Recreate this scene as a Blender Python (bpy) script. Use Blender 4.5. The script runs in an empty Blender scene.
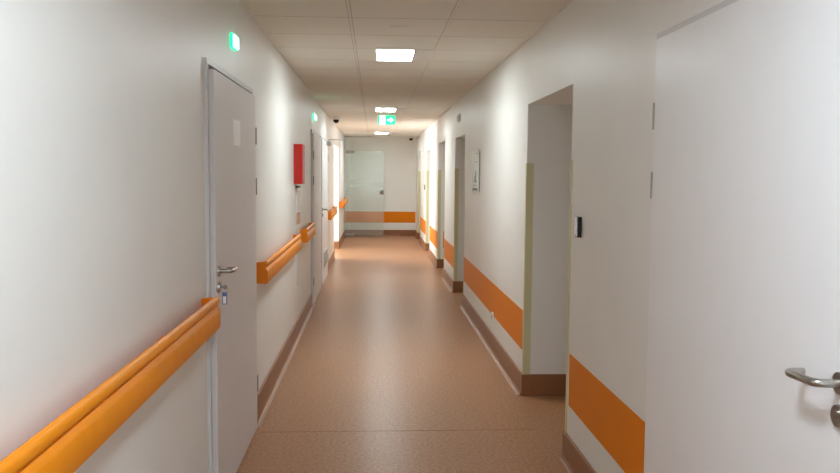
import bpy, bmesh, math
from mathutils import Vector, Matrix
C = bpy.context.scene.collection
sc = bpy.context.scene

# ------------------------------------------------------------------ dimensions (metres)
L, R = -0.745, 1.06           # wall planes
H = 2.5                       # ceiling
YB, YE = -2.6, 20.75          # back wall, end wall
EYE = 1.557
TX = (-0.15, 0.457)           # longitudinal ceiling bars
ROW0, PITCH = 5.02, 0.6085    # transverse ceiling joints

# ------------------------------------------------------------------ materials
def mat(name, col, rough=0.5, metal=0.0, spec=0.5, noise=0.0, nscale=20.0, bump=0.0, bscale=200.0, coat=0.0,
        emit=None, estr=0.0, trans=0.0, ior=1.45, alpha=1.0):
    m = bpy.data.materials.new(name); m.use_nodes = True
    nt = m.node_tree; b = nt.nodes['Principled BSDF']
    b.inputs['Base Color'].default_value = (*col, 1)
    b.inputs['Roughness'].default_value = rough
    b.inputs['Metallic'].default_value = metal
    b.inputs['Specular IOR Level'].default_value = spec
    b.inputs['Coat Weight'].default_value = coat
    b.inputs['Transmission Weight'].default_value = trans
    b.inputs['IOR'].default_value = ior
    b.inputs['Alpha'].default_value = alpha
    if emit:
        b.inputs['Emission Color'].default_value = (*emit, 1)
        b.inputs['Emission Strength'].default_value = estr
    tc = nt.nodes.new('ShaderNodeTexCoord')
    if noise > 0:
        n = nt.nodes.new('ShaderNodeTexNoise'); n.inputs['Scale'].default_value = nscale
        n.inputs['Detail'].default_value = 4
        nt.links.new(tc.outputs['Object'], n.inputs['Vector'])
        r = nt.nodes.new('ShaderNodeValToRGB')
        r.color_ramp.elements[0].position = 0.3; r.color_ramp.elements[1].position = 0.7
        r.color_ramp.elements[0].color = (*[c * (1 - noise) for c in col], 1)
        r.color_ramp.elements[1].color = (*[min(1, c * (1 + noise)) for c in col], 1)
        nt.links.new(n.outputs['Fac'], r.inputs['Fac'])
        nt.links.new(r.outputs['Color'], b.inputs['Base Color'])
    if bump > 0:
        n2 = nt.nodes.new('ShaderNodeTexNoise'); n2.inputs['Scale'].default_value = bscale
        n2.inputs['Detail'].default_value = 3
        nt.links.new(tc.outputs['Object'], n2.inputs['Vector'])
        bp = nt.nodes.new('ShaderNodeBump'); bp.inputs['Strength'].default_value = bump
        bp.inputs['Distance'].default_value = 0.002
        nt.links.new(n2.outputs['Fac'], bp.inputs['Height'])
        nt.links.new(bp.outputs['Normal'], b.inputs['Normal'])
    return m

M = {}
M['wall'] = mat('wall_paint', (0.80, 0.79, 0.75), 0.42, spec=0.35, noise=0.012, nscale=3, bump=0.12, bscale=160)
M['ceil'] = mat('ceiling_tile', (0.85, 0.825, 0.745), 0.85, spec=0.15, noise=0.02, nscale=90, bump=0.25, bscale=350)
M['tbar'] = mat('ceiling_bar', (0.84, 0.81, 0.74), 0.55, spec=0.3)
M['stripe'] = mat('orange_paint', (0.74, 0.205, 0.002), 0.45, spec=0.2, noise=0.02, nscale=4)
M['rail'] = mat('orange_vinyl', (0.84, 0.275, 0.008), 0.4, spec=0.25, noise=0.02, nscale=15, bump=0.1, bscale=500)
M['railcap'] = mat('orange_cap', (0.78, 0.21, 0.004), 0.4, spec=0.25, noise=0.02, nscale=15)
M['base'] = mat('brown_skirting', (0.27, 0.115, 0.05), 0.38, spec=0.4, noise=0.12, nscale=120)
M['seam'] = mat('weld_bead', (0.53, 0.34, 0.23), 0.3, spec=0.5)
M['door'] = mat('door_laminate', (0.74, 0.705, 0.69), 0.45, spec=0.2, noise=0.01, nscale=6)
M['doorw'] = mat('door_laminate_pale', (0.83, 0.825, 0.825), 0.36, spec=0.4, noise=0.01, nscale=6)
M['frame'] = mat('door_frame_enamel', (0.62, 0.605, 0.60), 0.4, spec=0.4)
M['gasket'] = mat('dark_gasket', (0.12, 0.115, 0.11), 0.7)
M['steel'] = mat('brushed_steel', (0.44, 0.42, 0.385), 0.3, metal=1.0, noise=0.06, nscale=60)
M['guard'] = mat('olive_guard', (0.60, 0.565, 0.33), 0.45, spec=0.35)
M['white'] = mat('white_plastic', (0.78, 0.77, 0.74), 0.4, spec=0.4)
M['paper'] = mat('paper', (0.95, 0.94, 0.925), 0.42, spec=0.4)
M['red'] = mat('red_enamel', (0.46, 0.014, 0.006), 0.4, spec=0.45)
M['black'] = mat('black_plastic', (0.012, 0.012, 0.015), 0.22, spec=0.5)
M['dark'] = mat('dark_grey', (0.10, 0.095, 0.09), 0.5)
M['grey'] = mat('grey_plastic', (0.33, 0.31, 0.28), 0.5)
M['silver'] = mat('silver_face', (0.80, 0.81, 0.86), 0.2, metal=0.6)
M['joint'] = mat('joint_shadow', (0.20, 0.18, 0.155), 0.7)  # dark tone stands in for shade in the tile grooves
M['ink'] = mat('ink', (0.05, 0.05, 0.05), 0.6)
M['picture'] = mat('orange_print', (0.62, 0.30, 0.16), 0.6, noise=0.5, nscale=40)
M['blue'] = mat('blue_tag', (0.12, 0.17, 0.36), 0.4)
M['plaque'] = mat('pale_acrylic', (0.66, 0.68, 0.62), 0.15, spec=0.5)
M['glass'] = mat('tinted_glass', (0.82, 0.93, 0.88), 0.03, trans=1.0, ior=1.45)
M['frost'] = mat('frosted_band', (0.80, 0.88, 0.85), 0.6, alpha=0.14)
def thin_glass(name, tint, ior):
    m = bpy.data.materials.new(name); m.use_nodes = True; nt = m.node_tree; nt.nodes.clear()
    o = nt.nodes.new('ShaderNodeOutputMaterial'); mx = nt.nodes.new('ShaderNodeMixShader')
    t = nt.nodes.new('ShaderNodeBsdfTransparent'); t.inputs['Color'].default_value = (*tint, 1)
    g = nt.nodes.new('ShaderNodeBsdfGlossy'); g.inputs['Roughness'].default_value = .04
    f = nt.nodes.new('ShaderNodeFresnel'); f.inputs['IOR'].default_value = ior
    nt.links.new(f.outputs[0], mx.inputs[0]); nt.links.new(t.outputs[0], mx.inputs[1]); nt.links.new(g.outputs[0], mx.inputs[2])
    nt.links.new(mx.outputs[0], o.inputs['Surface']); return m
M['glass'] = thin_glass('tinted_glass', (0.965, 0.985, 0.975), 1.3)
def reflection_veil(m, fac, col):
    nt = m.node_tree; o = nt.nodes['Material Output']; src = o.inputs['Surface'].links[0].from_socket
    d = nt.nodes.new('ShaderNodeBsdfDiffuse'); d.inputs['Color'].default_value = (*col, 1)
    x = nt.nodes.new('ShaderNodeMixShader'); x.inputs[0].default_value = fac
    nt.links.new(src, x.inputs[1]); nt.links.new(d.outputs[0], x.inputs[2]); nt.links.new(x.outputs[0], o.inputs['Surface'])
reflection_veil(M['glass'], .14, (.80, .90, .85))  # pale diffuse share stands in for reflections washing over the glass
M['pane'] = thin_glass('clear_pane', (0.98, 0.98, 0.98), 1.2)
M['lamp'] = mat('lamp_diffuser', (0.9, 0.9, 0.9), 0.6, emit=(0.88, 0.97, 1.0), estr=42)
M['lampcool'] = mat('lamp_diffuser_cool', (0.9, 0.9, 0.9), 0.6, emit=(0.77, 0.89, 1.0), estr=52)
M['green'] = mat('green_lit', (0.02, 0.5, 0.25), 0.5, emit=(0.0, 0.62, 0.24), estr=1.3)
M['mint'] = mat('mint_lit', (0.4, 0.9, 0.7), 0.5, emit=(0.35, 1.0, 0.72), estr=3.0)
M['signwhite'] = mat('sign_white_lit', (0.85, 0.9, 0.88), 0.5, emit=(0.85, 1.0, 0.95), estr=1.3)
M['greencase'] = mat('green_lit_case', (0.02, 0.3, 0.15), 0.4, emit=(0.01, 0.6, 0.25), estr=2.0)

def floor_mat():
    m = mat('floor_vinyl', (0.40, 0.2, 0.115), 0.3, spec=0.37)
    nt = m.node_tree; b = nt.nodes['Principled BSDF']
    tc = nt.nodes.new('ShaderNodeTexCoord')
    def noise(scale, detail, p0, p1, c0, c1):
        n = nt.nodes.new('ShaderNodeTexNoise'); n.inputs['Scale'].default_value = scale; n.inputs['Detail'].default_value = detail
        nt.links.new(tc.outputs['Object'], n.inputs['Vector'])
        r = nt.nodes.new('ShaderNodeValToRGB'); e = r.color_ramp.elements
        e[0].position, e[1].position = p0, p1; e[0].color = (*c0, 1); e[1].color = (*c1, 1)
        nt.links.new(n.outputs['Fac'], r.inputs['Fac']); return r
    a = noise(55, 5, 0.36, 0.64, (0.28, 0.130, 0.058), (0.45, 0.228, 0.112))
    s = noise(150, 2, 0.58, 0.68, (0, 0, 0), (1, 1, 1))
    mx = nt.nodes.new('ShaderNodeMixRGB'); nt.links.new(s.outputs['Color'], mx.inputs['Fac'])
    nt.links.new(a.outputs['Color'], mx.inputs['Color1']); mx.inputs['Color2'].default_value = (0.55, 0.31, 0.18, 1)
    nt.links.new(mx.outputs['Color'], b.inputs['Base Color'])
    b.inputs['Roughness'].default_value = .33
    return m
M['floor'] = floor_mat()

# ------------------------------------------------------------------ mesh helpers
def nb(): return bmesh.new()
def box(bm, x0, x1, y0, y1, z0, z1, bev=0.0, seg=2):
    r = bmesh.ops.create_cube(bm, size=1)
    vs = r['verts']
    for v in vs:
        v.co = Vector(((x0 + x1) / 2 + v.co.x * (x1 - x0), (y0 + y1) / 2 + v.co.y * (y1 - y0), (z0 + z1) / 2 + v.co.z * (z1 - z0)))
    if bev > 0:
        es = list({e for v in vs for e in v.link_edges})
        bmesh.ops.bevel(bm, geom=es, offset=bev, segments=seg, affect='EDGES', profile=0.5)
    return bm
def prism(bm, pts, axis, a0, a1):
    """extrude a closed 2-D outline along an axis; pts are the two other coordinates in order"""
    def co(p, a):
        if axis == 'y': return (p[0], a, p[1])
        if axis == 'x': return (a, p[0], p[1])
        return (p[0], p[1], a)
    v0 = [bm.verts.new(co(p, a0)) for p in pts]; v1 = [bm.verts.new(co(p, a1)) for p in pts]
    n = len(pts)
    bm.faces.new(v0); bm.faces.new(v1[::-1])
    for i in range(n): bm.faces.new((v0[i], v1[i], v1[(i + 1) % n], v0[(i + 1) % n]))
    bmesh.ops.recalc_face_normals(bm, faces=bm.faces[:])
    return bm
def cyl(bm, p0, p1, r0, r1=None, n=24):
    r1 = r0 if r1 is None else r1
    p0, p1 = Vector(p0), Vector(p1); d = p1 - p0
    m = Matrix.Translation((p0 + p1) / 2) @ d.to_track_quat('Z', 'Y').to_matrix().to_4x4()
    bmesh.ops.create_cone(bm, cap_ends=True, segments=n, radius1=r0, radius2=r1, depth=d.length, matrix=m)
    return bm
def tube(bm, pts, r, n=14):
    pts = [Vector(p) for p in pts]; rings = []
    up = Vector((0, 0, 1))
    for i, p in enumerate(pts):
        t = (pts[min(i + 1, len(pts) - 1)] - pts[max(i - 1, 0)]).normalized()
        a = t.cross(up); a = a.normalized() if a.length > 1e-4 else Vector((1, 0, 0)); b = t.cross(a).normalized()
        rings.append([bm.verts.new(p + (a * math.cos(2 * math.pi * k / n) + b * math.sin(2 * math.pi * k / n)) * r) for k in range(n)])
    for i in range(len(rings) - 1):
        for k in range(n): bm.faces.new((rings[i][k], rings[i][(k + 1) % n], rings[i + 1][(k + 1) % n], rings[i + 1][k]))
    bm.faces.new(rings[0][::-1]); bm.faces.new(rings[-1])
    bmesh.ops.recalc_face_normals(bm, faces=bm.faces[:])
    return bm
def rpath(pts, rad, n=5):
    """round the corners of a polyline"""
    pts = [Vector(p) for p in pts]; out = [pts[0]]
    for i in range(1, len(pts) - 1):
        a = (pts[i - 1] - pts[i]); b = (pts[i + 1] - pts[i])
        q0 = pts[i] + a.normalized() * min(rad, a.length * .49); q1 = pts[i] + b.normalized() * min(rad, b.length * .49)
        for k in range(n + 1):
            t = k / n; out.append((1 - t) ** 2 * q0 + 2 * t * (1 - t) * pts[i] + t * t * q1)
    out.append(pts[-1]); return out

LOC = {}
def obj(name, bm, m, parent=None, smooth=False, bevel=0.0, loc=None):
    me = bpy.data.meshes.new(name)
    org = Vector(LOC[parent.name]) if parent else Vector(loc or (0, 0, 0))
    for v in bm.verts: v.co -= org
    bm.normal_update()
    if smooth:
        for f in bm.faces: f.smooth = True
        for e in bm.edges:
            if len(e.link_faces) == 2 and e.calc_face_angle(0) > math.radians(38): e.smooth = False
    bm.to_mesh(me); bm.free(); me.materials.append(m)
    o = bpy.data.objects.new(name, me); C.objects.link(o)
    if parent:
        o.parent = parent
    else: o.location = org
    LOC[o.name] = tuple(org)
    if bevel:
        md = o.modifiers.new('edge', 'BEVEL'); md.width = bevel; md.segments = 2; md.limit_method = 'ANGLE'
    return o
def thing(name, label, cat, loc, group=None, kind=None):
    o = bpy.data.objects.new(name, None); C.objects.link(o); o.location = loc; o.empty_display_size = .1
    LOC[o.name] = tuple(loc)
    o['label'] = label; o['category'] = cat
    if group: o['group'] = group
    if kind: o['kind'] = kind
    return o
def tag(o, label, cat, group=None, kind=None):
    o['label'] = label; o['category'] = cat
    if group: o['group'] = group
    if kind: o['kind'] = kind
    return o
def struct(name, bm, m, label, cat, **k):
    return tag(obj(name, bm, m, **k), label, cat, kind='structure')

# ------------------------------------------------------------------ room shell
WT = 0.22
# side room seen through the left opening
SO = (15.1, 17.1)
D1, D2, D3 = (3.64, 4.98, 2.06), (9.62, 11.08, 2.08), (11.18, 12.66, 2.08)       # left door frames: near, far, top
RD = (1.66, 3.05, 2.09)                                                             # right door
RO = [(4.36, 5.645, 2.05, .46), (9.58, 10.72, 2.04, .46), (12.3, 13.56, 2.08, 1.5), (15.53, 16.69, 2.05, .46), (18.75, 19.75, 2.1, .46)]

def wall_run(bm, x0, x1, holes):
    y = YB - 0.2
    for (a, b, t) in holes:
        box(bm, x0, x1, y, a, 0, H + .1); box(bm, x0, x1, a, b, t, H + .1); y = b
    box(bm, x0, x1, y, YE + .3, 0, H + .1)
    return bm
struct('wall_left', wall_run(nb(), L - WT, L, [D1, D2, D3, (*SO, 2.1)]), M['wall'], 'long off-white corridor wall carrying the orange handrails', 'wall')
rh = [RD] + [(a, b, t) for a, b, t, d in RO]
bmr = wall_run(nb(), R, R + .3, rh)
for a, b, t, d in RO:                       # recess sides, backs
    box(bmr, R + .3, R + d + .2, a - .2, a, 0, H); box(bmr, R + .3, R + d + .2, b, b + .2, 0, H)
    box(bmr, R + .3, R + d + .2, a, b, t, H)
    dw = .12                                 # back of the recess, around its door
    box(bmr, R + d, R + d + .2, a, a + dw, 0, t); box(bmr, R + d, R + d + .2, b - dw, b, 0, t)
    if t > 2.03: box(bmr, R + d, R + d + .2, a + dw, b - dw, 2.0, t)
struct('wall_right', bmr, M['wall'], 'long off-white corridor wall with recessed doorways and an orange painted stripe', 'wall')
struct('wall_end', box(nb(), L - .3, R + .4, YE, YE + .2, 0, H + .1), M['wall'], 'off-white wall closing the far end of the corridor', 'wall')
wb = nb()
W1 = (-.6, .9, .35, 2.35)
box(wb, L - .3, W1[0], YB - .2, YB, 0, H + .1); box(wb, W1[1], R + .4, YB - .2, YB, 0, H + .1)
box(wb, W1[0], W1[1], YB - .2, YB, 0, W1[2]); box(wb, W1[0], W1[1], YB - .2, YB, W1[3], H + .1)
struct('wall_back', wb, M['wall'], 'off-white wall with a window behind the viewpoint', 'wall')
# side room on the left
sr = nb(); SX = -3.3
W2 = (15.3, 17.0, .35, 2.3)
box(sr, SX, L - WT, SO[0] - .7, SO[0] - .5, 0, H + .1)
box(sr, SX, L - WT, SO[1], SO[1] + .2, 0, H + .1)
box(sr, SX - .2, SX, SO[0] - .7, W2[0], 0, H + .1); box(sr, SX - .2, SX, W2[1], SO[1] + .2, 0, H + .1)
box(sr, SX - .2, SX, W2[0], W2[1], 0, W2[2]); box(sr, SX - .2, SX, W2[0], W2[1], W2[3], H + .1)
struct('wall_alcove', sr, M['wall'], 'off-white walls of the daylit side room beyond the left opening', 'wall')

fb = nb(); box(fb, SX - .3, R + 1.9, YB - .3, YE + .3, -.1, 0)
struct('floor', fb, M['floor'], 'brown speckled sheet vinyl corridor floor', 'floor')

# ceiling: tiles with grooves and exposed long bars; lamp cells left open
LAMPS = [1, 2, 3, 4]
def row(k): return ROW0 + k * PITCH
LAMP_ROWS = [-7, 2, 11, 22]
cb = nb()
cols = [(L - .02, TX[0]), TX, (TX[1], R + .02)]
k0, k1 = -13, 26
for k in range(k0, k1):
    for ci, (a, b) in enumerate(cols):
        if ci == 1 and k in LAMP_ROWS:
            box(cb, a + .0110, .008, row(k) + .005, row(k + 1) - .005, H, H + .02)
            continue
        box(cb, a + .0110, b - .0110, row(k) + .005, row(k + 1) - .005, H, H + .02)
box(cb, SX - .2, L - .02, SO[0] - .8, SO[1] + .3, H, H + .02)
struct('ceiling', cb, M['ceil'], 'suspended ceiling of square beige tiles', 'ceiling')
sb = nb(); box(sb, L - .3, R + .5, YB - .3, YE + .3, H + .07, H + .17)
struct('ceiling_slab', sb, M['tbar'], 'slab above the suspended ceiling tiles', 'ceiling')
ntrim = [0]
def trim(bm, m, label, **k):
    ntrim[0] += 1
    return struct('trim_%d' % ntrim[0], bm, m, label, 'trim', **k)
for i, x in enumerate(TX):
    trim(box(nb(), x - .0085, x + .0085, YB, YE, H - .002, H + .03), M['tbar'], 'long ceiling bar on the %s of the row of lamps' % ('left', 'right')[i])
for k in range(k0, k1): pass
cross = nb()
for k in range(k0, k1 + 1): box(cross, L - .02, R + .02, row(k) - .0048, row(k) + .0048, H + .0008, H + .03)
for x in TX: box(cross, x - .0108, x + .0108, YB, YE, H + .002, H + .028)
trim(cross, M['joint'], 'dark strips standing in for shadow lines between ceiling tiles')
trim(box(nb(), L, L + .02, YB, YE, H - .002, H + .02), M['tbar'], 'edge angle where the ceiling meets the left wall')
trim(box(nb(), R - .02, R, YB, YE, H - .002, H + .02), M['tbar'], 'edge angle where the ceiling meets the right wall')

# ------------------------------------------------------------------ skirting
BH, BT = .152, .013
def skirt_prof(x, s): # s = direction into the room
    return [(x, 0), (x + s * .035, 0), (x + s * .022, .006), (x + s * BT, .022), (x + s * BT, BH - .004), (x + s * (BT - .005), BH), (x, BH)]
lb = nb()
for a, b in [(YB, D1[0]), (D1[1], D2[0]), (D2[1], D3[0]), (D3[1], SO[0]), (SO[1], YE)]:
    prism(lb, skirt_prof(L, 1), 'y', a, b)
box(lb, SX, L - .001, SO[1] - BT, SO[1], 0, BH)
struct('baseboard_left', lb, M['base'], 'brown coved skirting along the left wall', 'baseboard')
rb = nb(); ys = YB
for a, b, t in rh:
    prism(rb, skirt_prof(R, -1), 'y', ys, a - (0 if a == RD[0] else 0)); ys = b
prism(rb, skirt_prof(R, -1), 'y', ys, YE)
for a, b, t, d in RO:
    box(rb, R - BT, R + d, b - BT, b, 0, BH); box(rb, R - BT, R + d, a, a + BT, 0, BH)
struct('baseboard_right', rb, M['base'], 'brown coved skirting along the right wall and into its recesses', 'baseboard')
struct('baseboard_end', prism(nb(), [(YE, 0), (YE - .035, 0), (YE - .022, .006), (YE - BT, .022), (YE - BT, BH), (YE, BH)], 'x', L, R), M['base'],
       'brown coved skirting across the far end wall', 'baseboard')
def bead(x, a, b): return prism(nb(), [(x - .007, 0), (x + .007, 0), (x + .006, .0022), (x - .006, .0022)], 'y', a, b)
trim(bead(L + .042, D1[1] - .02, D2[0] + .1), M['seam'], 'pale weld line on the floor along the left wall')
trim(bead(R - .042, RO[0][1], RO[1][0]), M['seam'], 'pale weld line on the floor along the right wall between first two recesses')
trim(bead(R - .042, RO[1][1], RO[2][0]), M['seam'], 'pale weld line on the floor along the right wall between second and third recesses')
trim(prism(nb(), [(4.86, 0), (4.868, 0), (4.867, .0012), (4.861, .0012)], 'x', L + .06, R - .06), M['base'], 'fine cross seam in the floor near the first door')

# ------------------------------------------------------------------ orange painted stripe on the right and end walls
S0, S1 = .315, .60
segs = [(RD[1] + .004, RO[0][0] - .06), (RO[0][1] + .055, RO[1][0] - .055), (RO[1][1] + .055, RO[2][0] - .055), (RO[2][1] + .055, RO[3][0] - .02), (RO[3][1] + .03, RO[4][0] - .055)]
wh = ['between the near right door and first recess', 'between the first and second recess', 'between the second and third recess', 'between the third and fourth recess', 'between the fourth and fifth recess']
for (a, b), w in zip(segs, wh):
    trim(box(nb(), R - .002, R + .004, a, b, S0, S1), M['stripe'], 'orange stripe on right wall ' + w)
trim(box(nb(), L + .0, R - .012, YE - .002, YE + .003, S0 + .02, S1 + .02), M['stripe'], 'orange stripe across the far end wall')
trim(box(nb(), R + .09, R + 1.45, RO[2][1] - .002, RO[2][1] + .003, S0 + .02, S1 + .02), M['stripe'], 'orange stripe inside the third recess')

# corner guards (L-shaped, both flanges)
GT, GF = .003, .048
def guard(yc, s, label, h0=BH, h1=1.645):
    # s = +1: far edge of a recess (reveal faces the viewer), -1: near edge
    pts = [(R - GT, yc + s * .032), (R - GT, yc - s * GT), (R + GF, yc - s * GT), (R + GF, yc), (R, yc), (R, yc + s * .032)]
    o = obj('corner_guard', prism(nb(), pts, 'z', h0, h1), M['guard'], loc=(R, yc, h0))
    return tag(o, label, 'corner guard', 'olive corner guards on the recess edges')
nth = ['nearest', 'second', 'third', 'fourth', 'fifth and farthest']
for i, (a, b, t, d) in enumerate(RO):
    guard(b, 1, 'olive corner guard on the far edge of the %s right-wall recess' % nth[i])
    guard(a, -1, 'olive corner guard on the near edge of the %s right-wall recess' % nth[i])

# ------------------------------------------------------------------ door hardware
def lever(parent, X, s, y, z, ydir, ret=True, small=1.0):
    """handle on a face at x=X, s = into corridor, lever towards ydir; parts: rosette + lever"""
    h = obj('door_handle', cyl(nb(), (X, y, z), (X + s * .009, y, z), .026, .025), M['steel'], parent, smooth=True)
    p = [(X + s * .006, y, z), (X + s * .060, y, z), (X + s * .062, y + ydir * .128, z - .005)]
    if ret: p.append((X + s * .018, y + ydir * .132, z - .006))
    obj('lever', tube(nb(), rpath(p, .022), .0098), M['steel'], h, smooth=True)
    return h
def lock(parent, X, s, y, z):
    h = obj('lock_plate', cyl(nb(), (X, y, z), (X + s * .009, y, z), .026, .025), M['steel'], parent, smooth=True)
    k = nb(); cyl(k, (X + s * .008, y, z + .006), (X + s * .013, y, z + .006), .0085); box(k, X + s * .008 - .0001, X + s * .0125, y - .005, y + .005, z - .016, z + .004)
    obj('lock_cylinder', k, M['steel'], h, smooth=True)
def door(name, label, xw, s, y0, y1, top, proud, hinge_far, m, fw=.06, hz=1.065, hinges=(.28, 1.48, 1.78), lever_on=True, fproud=None, ho=.055, gap=.006):
    t = thing(name, label, 'door', (xw, (y0 + y1) / 2, 0), kind='structure')
    face = xw + s * proud
    fp = face if fproud is None else xw + s * fproud
    fb = nb(); lo, hi = sorted((xw - s * .12, fp))
    for (a, b, c, d) in [(y0, y0 + fw, 0, top), (y1 - fw, y1, 0, top), (y0 + fw, y1 - fw, top - fw, top)]: box(fb, lo, hi, a, b, c, d)
    obj('door_frame', fb, M['frame'], t, bevel=.002)
    a, b = y0 + fw + gap, y1 - fw - gap
    lo, hi = sorted((face, face - s * .045))
    obj('door_leaf', box(nb(), lo, hi, a, b, .008, top - fw - gap, .0015, 1), m, t)
    lo, hi = sorted((face - s * .048, face - s * .07))
    lo2, hi2 = sorted((fp - s * .004, fp - s * .03))
    sg = nb(); box(sg, lo2, hi2, y0 + fw, a, .002, top - fw); box(sg, lo2, hi2, b, y1 - fw, .002, top - fw); box(sg, lo2, hi2, a, b, top - fw - gap, top - fw)
    obj('door_seal', sg, M['gasket'], t)
    obj('door_stop', box(nb(), lo, hi, y0 + .02, y1 - .02, 0.002, top - .02), M['gasket'], t)
    hy = b + gap / 2 if hinge_far else a - gap / 2
    for z in hinges:
        obj('hinge', cyl(nb(), (face + s * .001, hy, z - .05), (face + s * .001, hy, z + .05), .005, n=12), M['grey'], t, smooth=True)
    ly = a + ho if hinge_far else b - ho
    if lever_on:
        lever(t, face, s, ly, hz, 1 if hinge_far else -1)
        lock(t, face, s, ly, hz - .075)
    return t, face, ly

d1, f1, ly1 = door('door_1', 'pale grey door nearest on the left with paper notice and keys in lock', L, 1, *D1[:2], D1[2], .036, True, M['door'], fw=.026, hz=1.113, gap=.018, fproud=.016)
d2, f2, _ = door('door_2', 'pale grey door beyond the red cabinet on the left wall', L, 1, *D2[:2], D2[2], .03, False, M['door'], fw=.04, hz=1.07, lever_on=False, fproud=.014)
d3, f3, _ = door('door_3', 'white door with closer and vent grille on the left wall', L, 1, *D3[:2], D3[2], .03, True, M['doorw'], fw=.04, hz=1.07, hinges=(.28, 1.8), fproud=.014)
d4, f4, ly4 = door('door_4', 'large pale grey door nearest on the right with steel lever handle', R, -1, *RD[:2], RD[2], .014, True, M['doorw'], fw=.02, hz=1.10, hinges=(.3, 1.525, 1.783), fproud=.006, gap=.003, ho=.055)
for i, (a, b, t, d) in enumerate(RO):
    door('door_%d' % (5 + i), 'pale grey door at the back of the %s recess' % nth[i], R + d, -1, a + .12, b - .12, 2.0, .01, True, M['doorw'], hinges=(.3, 1.7))
# vent grille and closer on door 3
g = nb()
gy0, gy1 = D3[0] + .35, D3[1] - .3
box(g, f3 + .0, f3 + .006, gy0, gy1, .22, .46)
obj('vent_grille', g, M['white'], d3, bevel=.001)
for k in range(7):
    pass
sl = nb()
for k in range(7): box(sl, f3 + .006, f3 + .012, gy0 + .02, gy1 - .02, .245 + k * .029, .258 + k * .029)
obj('grille_slats', sl, M['grey'], d3)
cl = obj('door_closer', box(nb(), f3, f3 + .055, D3[1] - .36, D3[1] - .08, 1.99, 2.045, .006), M['grey'], d3)
ar = nb(); tube(ar, [(f3 + .03, D3[1] - .2, 2.05), (f3 + .03, D3[1] - .2, 2.075)], .014)
obj('closer_spindle', ar, M['grey'], cl, smooth=True)
obj('closer_arm', box(nb(), f3 + .02, f3 + .285, D3[1] - .212, D3[1] - .188, 2.07, 2.08, .002), M['grey'], cl)

# paper on door 1 and the keys in its lock
pp = nb(); box(pp, f1, f1 + .0015, 4.165, 4.375, 1.70, 1.83)
tag(obj('paper_notice', pp, M['paper'], loc=(f1, 4.27, 1.70)), 'white paper notice stuck on the nearest left door', 'notice')
kz = 1.113 - .075
kt = thing('key_bunch', 'key with blue and white tag hanging in the lock of the nearest left door', 'keys', (f1 + .012, ly1, kz))
kb = nb(); box(kb, f1 + .013, f1 + .024, ly1 - .0012, ly1 + .0012, kz - .004, kz + .005); cyl(kb, (f1 + .030, ly1 - .0015, kz), (f1 + .030, ly1 + .0015, kz), .010)
obj('key', kb, M['steel'], kt)
ring = nb(); n = 18
tube(ring, [(f1 + .034 + .008 * math.sin(2 * math.pi * i / n), ly1 + .001, kz - .012 + .011 * math.cos(2 * math.pi * i / n)) for i in range(n + 1)], .0012, 8)
obj('ring', ring, M['steel'], kt, smooth=True)
tg = obj('key_tag', box(nb(), f1 + .016, f1 + .038, ly1 - .003, ly1 + .003, kz - .080, kz - .022, .003), M['blue'], kt)
obj('tag_insert', box(nb(), f1 + .020, f1 + .034, ly1 - .0036, ly1 + .0036, kz - .075, kz - .042), M['paper'], tg)

# ------------------------------------------------------------------ handrails
def handrail(y0, y1, label, dz=0.0):
    t = thing('handrail', label, 'handrail', (L, (y0 + y1) / 2, .877), 'orange handrails on the left wall')
    g = [(.050, .981), (.064, .981), (.072, .985), (.077, .995), (.076, 1.008), (.071, 1.017), (.062, 1.021), (.053, 1.016), (.047, 1.009), (.045, 1.0), (.045, .990)]
    obj('grip', prism(nb(), [(L + a, z + dz) for a, z in g], 'y', y0 + .02, y1 - .02), M['rail'], t, smooth=True)
    bdp = [(.046, .877), (.066, .877), (.074, .880), (.078, .886), (.078, .954), (.0755, .961), (.066, .976), (.062, .979), (.046, .979)]
    obj('bumper_board', prism(nb(), [(L + a, z + dz) for a, z in bdp], 'y', y0 + .02, y1 - .02), M['rail'], t, smooth=True)
    obj('backing_strip', box(nb(), L + .040, L + .058, y0 + .02, y1 - .02, .885 + dz, 1.005 + dz), M['railcap'], t)
    cap = [(0, .880), (.066, .878), (.075, .884), (.077, .890), (.077, .955), (.074, .964), (.064, .979), (.066, .984), (.074, .989), (.075, 1.003), (.068, 1.013), (.056, 1.016), (0, 1.012)]
    for a, b in ((y0, y0 + .03), (y1 - .03, y1)):
        obj('end_cap', prism(nb(), [(L + q, z + dz) for q, z in cap], 'y', a, b), M['railcap'], t, smooth=True, bevel=.003)
    n = max(1, int((y1 - y0) / 1.1))
    for i in range(n):
        y = y0 + (i + .5) * (y1 - y0) / n
        obj('bracket', box(nb(), L, L + .045, y - .03, y + .03, .90 + dz, .98 + dz, .004), M['railcap'], t)
    return t
handrail(-.7, 3.565, 'long orange handrail in the near left foreground ending at the first door', .004)
handrail(5.13, 7.55, 'orange handrail between the first left door and the red cabinet', -0.012)
handrail(8.22, 9.36, 'short orange handrail just before the second left door', -0.01)
handrail(12.78, 14.75, 'orange handrail just beyond the white left door with the grille', -0.035)
handrail(17.2, 20.1, 'farthest orange handrail leading up to the glass door', -0.035)

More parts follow.
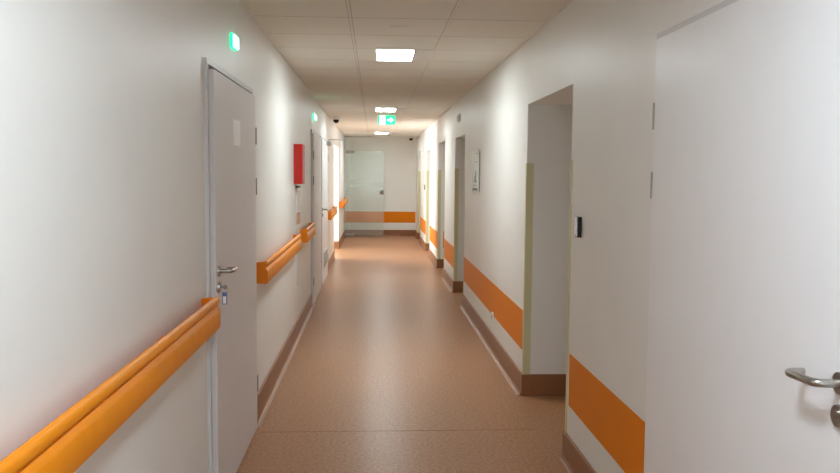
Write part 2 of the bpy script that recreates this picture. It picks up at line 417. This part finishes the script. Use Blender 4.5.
# ------------------------------------------------------------------ lamps
def lamp(k, label):
    y0, y1 = row(k) + .004, row(k + 1) - .004
    t = thing('ceiling_lamp', label, 'ceiling lamp', (.16, (y0 + y1) / 2, H), 'ceiling panel lamps')
    f = nb(); x0, x1 = .010, .306
    box(f, x0, x0 + .008, y0, y1, H - .004, H + .05); box(f, x1 - .008, x1, y0, y1, H - .004, H + .05)
    box(f, x0, x1, y0, y0 + .008, H - .004, H + .05); box(f, x0, x1, y1 - .008, y1, H - .004, H + .05)
    obj('lamp_frame', f, M['white'], t)
    obj('diffuser', box(nb(), x0 + .008, x1 - .008, y0 + .008, y1 - .008, H - .002, H + .01), M['lampcool'] if k < 0 else M['lamp'], t)
    obj('cover_plate', box(nb(), x1 + .004, TX[1] - .009, y0, y1, H - .003, H + .012), M['white'], t)
for k, w in zip(LAMP_ROWS, ['lit ceiling lamp panel overhead of the viewpoint, nearest of the row', 'largest visible lit ceiling lamp panel, with white cover plate beside it',
                            'lit ceiling lamp panel just before the green exit sign', 'farthest lit ceiling lamp panel close to the end wall']):
    lamp(k, w)

# exit sign under the ceiling
EY = 12.9
t = thing('exit_sign', 'hanging green exit sign with white arrow pointing right', 'exit sign', (.185, EY, 2.34))
obj('sign_housing', box(nb(), .045, .325, EY, EY + .03, 2.335, 2.485, .003), M['white'], t)
obj('mounting_bracket', box(nb(), .15, .22, EY + .008, EY + .022, 2.483, H + .006), M['white'], t)
pn = obj('white_panel', box(nb(), .05, .32, EY - .003, EY, 2.34, 2.48), M['signwhite'], t)
obj('green_edge', box(nb(), .05, .078, EY - .005, EY - .002, 2.34, 2.48), M['green'], pn)
obj('green_field', box(nb(), .165, .32, EY - .005, EY - .002, 2.34, 2.48), M['green'], pn)
aw = nb(); cx, cz = .245, 2.412
prism(aw, [(cx - .045, cz - .014), (cx + .002, cz - .014), (cx + .002, cz - .042), (cx + .05, cz), (cx + .002, cz + .042), (cx + .002, cz + .014), (cx - .045, cz + .014)], 'y', EY - .007, EY - .004)
obj('arrow', aw, M['signwhite'], pn)
rm = nb()  # running figure
cyl(rm, (.129, EY - .006, 2.455), (.129, EY - .002, 2.455), .011, n=14)
prism(rm, [(.112, 2.438), (.128, 2.442), (.126, 2.405), (.110, 2.402)], 'y', EY - .006, EY - .002)
prism(rm, [(.126, 2.440), (.148, 2.422), (.146, 2.415), (.124, 2.430)], 'y', EY - .006, EY - .002)
prism(rm, [(.114, 2.436), (.096, 2.418), (.100, 2.412), (.116, 2.426)], 'y', EY - .006, EY - .002)
prism(rm, [(.118, 2.406), (.127, 2.408), (.142, 2.380), (.136, 2.352), (.128, 2.354), (.132, 2.380)], 'y', EY - .006, EY - .002)
prism(rm, [(.110, 2.404), (.119, 2.402), (.108, 2.374), (.090, 2.366), (.088, 2.374), (.101, 2.380)], 'y', EY - .006, EY - .002)
obj('running_figure', rm, M['green'], pn)

def wall_light(y0, y1, z0, z1, label):
    t = thing('exit_light', label, 'exit light', (L, (y0 + y1) / 2, z0), 'green lit boxes above the left doors')
    obj('housing', box(nb(), L, L + .014, y0, y1, z0, z1, .001), M['greencase'], t)
    obj('lens', box(nb(), L + .012, L + .024, y0 + .012, y1, z0 + .006, z1 - .006, .002), M['mint'], t)
wall_light(4.30, 4.44, 2.205, 2.278, 'green glowing box high above the nearest left door')
wall_light(9.95, 10.3, 2.215, 2.285, 'green glowing box above the second left door')

# ------------------------------------------------------------------ things on the left wall
t = thing('wall_cabinet', 'red box mounted on the left wall above the notice board', 'cabinet', (L, 7.72, 1.463))
obj('cabinet_body', box(nb(), L, L + .07, 7.60, 7.84, 1.463, 1.832, .003), M['red'], t)
obj('cabinet_door', box(nb(), L + .0705, L + .082, 7.60, 7.84, 1.463, 1.832, .003), M['red'], t)
t = thing('notice_board', 'narrow white notice board under the red box with an orange picture', 'notice board', (L, 8.0, .90))
obj('board', box(nb(), L, L + .006, 7.80, 8.16, .90, 1.42, .001), M['white'], t)
obj('clip', box(nb(), L, L + .03, 7.78, 7.98, 1.425, 1.445, .002), M['dark'], t)
tx = nb()
for k in range(9): box(tx, L + .006, L + .007, 7.95, 8.12, 1.21 + k * .021, 1.218 + k * .021)
obj('printed_text', tx, M['grey'], t)
obj('picture', box(nb(), L + .006, L + .008, 7.80, 8.14, 1.07, 1.185), M['picture'], t)
tag(obj('pale_patch', box(nb(), L, L + .006, 7.88, 8.22, .48, .80, .001), M['white'], loc=(L, 8.05, .48)), 'plain pale patch low on left wall, below the notice board', 'plate')  # thin white slab that makes a paler rectangle on the wall

# ------------------------------------------------------------------ things on the right wall
def reader(y, z, label):
    t = thing('access_reader', label, 'access reader', (R, y, z - .052), 'black access readers beside the recesses')
    obj('reader_body', box(nb(), R - .022, R, y - .026, y + .026, z - .053, z + .053, .002), M['black'], t)
    obj('face_strip', box(nb(), R - .0235, R - .0215, y - .020, y + .024, z - .049, z + .049), M['silver'], t)
reader(4.135, 1.296, 'black and silver access reader on the wall beside the nearest recess')
reader(17.0, 1.30, 'black access reader on the wall just past the fourth recess')
t = thing('wall_sign', 'pale acrylic information sign on right wall between first two recesses', 'sign', (R, 8.45, 1.37))
obj('sign_plate', box(nb(), R - .016, R - .010, 8.18, 8.70, 1.37, 1.825), M['plaque'], t)
obj('sign_back', box(nb(), R - .010, R, 8.20, 8.68, 1.39, 1.80), M['grey'], t)
X = R - .018
pg = nb(); box(pg, X, X + .002, 8.36, 8.42, 1.497, 1.60); box(pg, X, X + .002, 8.30, 8.55, 1.485, 1.497); box(pg, X, X + .002, 8.46, 8.49, 1.497, 1.55)
obj('pictogram', pg, M['ink'], t)
for a, b, c, d in ((8.28, 8.60, 1.45, 1.458), (8.30, 8.45, 1.69, 1.70), (8.28, 8.40, 1.775, 1.785), (8.25, 8.62, 1.40, 1.425)):
    obj('text_line', box(nb(), X, X + .002, a, b, c, d), M['ink'], t)
t = thing('wall_sensor', 'small grey box on the wall high above the second recess', 'sensor', (R, 10.2, 2.22))
obj('sensor_body', box(nb(), R - .025, R, 10.12, 10.36, 2.225, 2.315, .004), M['white'], t)
obj('sensor_face', box(nb(), R - .028, R - .024, 10.15, 10.33, 2.24, 2.30), M['grey'], t)
t = thing('wall_socket', 'small white socket at the lower edge of the orange stripe', 'socket', (R, 7.13, .265))
obj('socket_plate', box(nb(), R - .012, R, 7.09, 7.17, .262, .342, .003), M['white'], t)
obj('socket_insert', cyl(nb(), (R - .014, 7.13, .302), (R - .011, 7.13, .302), .02), M['grey'], t)

# ------------------------------------------------------------------ ceiling small things
t = thing('ceiling_disc', 'faint flat round cover on the ceiling before the largest lamp', 'ceiling disc', (.153, 5.3, H))
obj('cover', cyl(nb(), (.153, 5.3, H - .006), (.153, 5.3, H + .001), .045, .048, 32), M['tbar'], t, smooth=True)
obj('rim', cyl(nb(), (.153, 5.3, H - .003), (.153, 5.3, H + .0015), .058, .06, 32), M['ceil'], t, smooth=True)
def dome(x, y, label):
    t = thing('dome_camera', label, 'camera', (x, y, H), 'black dome cameras on the ceiling')
    obj('camera_base', cyl(nb(), (x, y, H - .04), (x, y, H), .062, .066, 28), M['white'], t, smooth=True)
    b = nb(); bmesh.ops.create_uvsphere(b, u_segments=24, v_segments=12, radius=.05, matrix=Matrix.Translation((x, y, H - .047)))
    obj('camera_dome', b, M['black'], t, smooth=True)
dome(-.64, 13.7, 'dark dome camera on the ceiling next to the left wall')
dome(.90, 20.35, 'dark dome camera in the far right ceiling corner')

# ------------------------------------------------------------------ glass door at the end
GY = 20.35
t = thing('glass_door', 'tall tinted glass door standing before the end wall', 'glass door', (-.2, GY, 0))
obj('side_panel', box(nb(), L + .004, -.632, GY - .006, GY + .006, .012, H - .01), M['glass'], t)
lf = obj('glass_leaf', box(nb(), -.618, .232, GY - .006, GY + .006, .012, 2.13), M['glass'], t)
obj('frosted_band', box(nb(), -.612, .226, GY - .0085, GY - .0065, 1.24, 1.39), M['frost'], lf)
for z0, z1 in ((2.075, 2.14), (.012, .085)):
    obj('patch_fitting', box(nb(), L + .03, -.50, GY - .016, GY + .016, z0, z1, .003), M['grey'], t)
h = obj('door_handle', cyl(nb(), (.17, GY - .02, 1.12), (.17, GY + .02, 1.12), .028), M['steel'], t, smooth=True)
obj('lever', tube(nb(), rpath([(.17, GY - .015, 1.135), (.17, GY - .065, 1.135), (.035, GY - .065, 1.135)], .02), .011), M['steel'], h, smooth=True)
obj('lock_case', box(nb(), .13, .232, GY - .02, GY + .02, 1.06, 1.17, .004), M['grey'], h)

# ------------------------------------------------------------------ windows
def window(name, label, axis, p, a0, a1, z0, z1):
    t = thing(name, label, 'window', (p, (a0 + a1) / 2, z0) if axis == 'x' else ((a0 + a1) / 2, p, z0), kind='structure')
    f, g = nb(), nb()
    def bx(bm, u0, u1, w0, w1, d):
        if axis == 'x': box(bm, p - d, p + d, u0, u1, w0, w1)
        else: box(bm, u0, u1, p - d, p + d, w0, w1)
    m = (a0 + a1) / 2
    bx(f, a0, a0 + .06, z0, z1, .03); bx(f, a1 - .06, a1, z0, z1, .03); bx(f, a0 + .06, a1 - .06, z0, z0 + .06, .03); bx(f, a0 + .06, a1 - .06, z1 - .06, z1, .03); bx(f, m - .03, m + .03, z0 + .06, z1 - .06, .03)
    obj('window_frame', f, M['white'], t)
    bx(g, a0 + .06, m - .03, z0 + .06, z1 - .06, .006); bx(g, m + .03, a1 - .06, z0 + .06, z1 - .06, .006)
    obj('window_pane', g, M['pane'], t)
window('window_1', 'window in the wall behind the viewpoint', 'y', YB - .1, *W1)
window('window_2', 'window of the side room beyond the left opening', 'x', SX - .1, *W2)

# ------------------------------------------------------------------ daylight
w = bpy.data.worlds.new('sky'); sc.world = w; w.use_nodes = True
bg = w.node_tree.nodes['Background']; bg.inputs['Color'].default_value = (0.80, 0.90, 1.0, 1); bg.inputs['Strength'].default_value = 1.5
def area(name, loc, direction, sx, sy, power, col, spread=180):
    l = bpy.data.lights.new(name, 'AREA'); l.shape = 'RECTANGLE'; l.size, l.size_y = sx, sy; l.energy = power; l.color = col
    l.spread = math.radians(spread)
    o = bpy.data.objects.new(name, l); C.objects.link(o); o.location = loc
    o.rotation_euler = Vector(direction).to_track_quat('-Z', 'Z').to_euler()
    return o
area('daylight_back', ((W1[0] + W1[1]) / 2, YB + .03, (W1[2] + W1[3]) / 2), (0, 1, -.05), W1[1] - W1[0], W1[3] - W1[2], 10, (.74, .87, 1))
wy = (W2[0] + W2[1]) / 2
area('daylight_side', (SX + .03, wy, (W2[2] + W2[3]) / 2), (1, 0, -.05), W2[1] - W2[0], W2[3] - W2[2], 130, (.86, .95, 1))
area('side_fill', (SX + .1, wy + .5, 1.6), (4.3, -1.9, .12), .6, 1.2, 40, (.95, .98, 1), 70)  # added fill lamp in the side room, tilted to brighten opposite wall and ceiling

# ------------------------------------------------------------------ camera (pixel frame 840x473, focal 815 px)
W_, H_, F_ = 840.0, 473.0, 815.0
vp, roll = (374.5, 174.5), .004
fy = Vector(((vp[0] - W_ / 2) / F_, (H_ / 2 - vp[1]) / F_, -1)).normalized()
up = Vector((math.sin(roll), math.cos(roll), 0)); uz = (up - fy * up.dot(fy)).normalized(); ux = fy.cross(uz)
Mw = Matrix((ux, fy, uz))            # rows: world axes written in camera axes -> camera-to-world rotation
cam = bpy.data.cameras.new('camera'); co = bpy.data.objects.new('camera', cam); C.objects.link(co)
co.matrix_world = Matrix.Translation((0, 0, EYE)) @ Mw.to_4x4()
cam.sensor_width = 36; cam.lens = 36 * F_ / W_; cam.clip_start = .02; cam.clip_end = 200
sc.camera = co

vs = sc.view_settings
vs.view_transform = 'Standard'; vs.look = 'None'; vs.exposure = 0.36; vs.gamma = 1.0; vs.use_curve_mapping = False
sc.cycles.max_bounces = 12; sc.cycles.diffuse_bounces = 8; sc.cycles.sample_clamp_indirect = 6
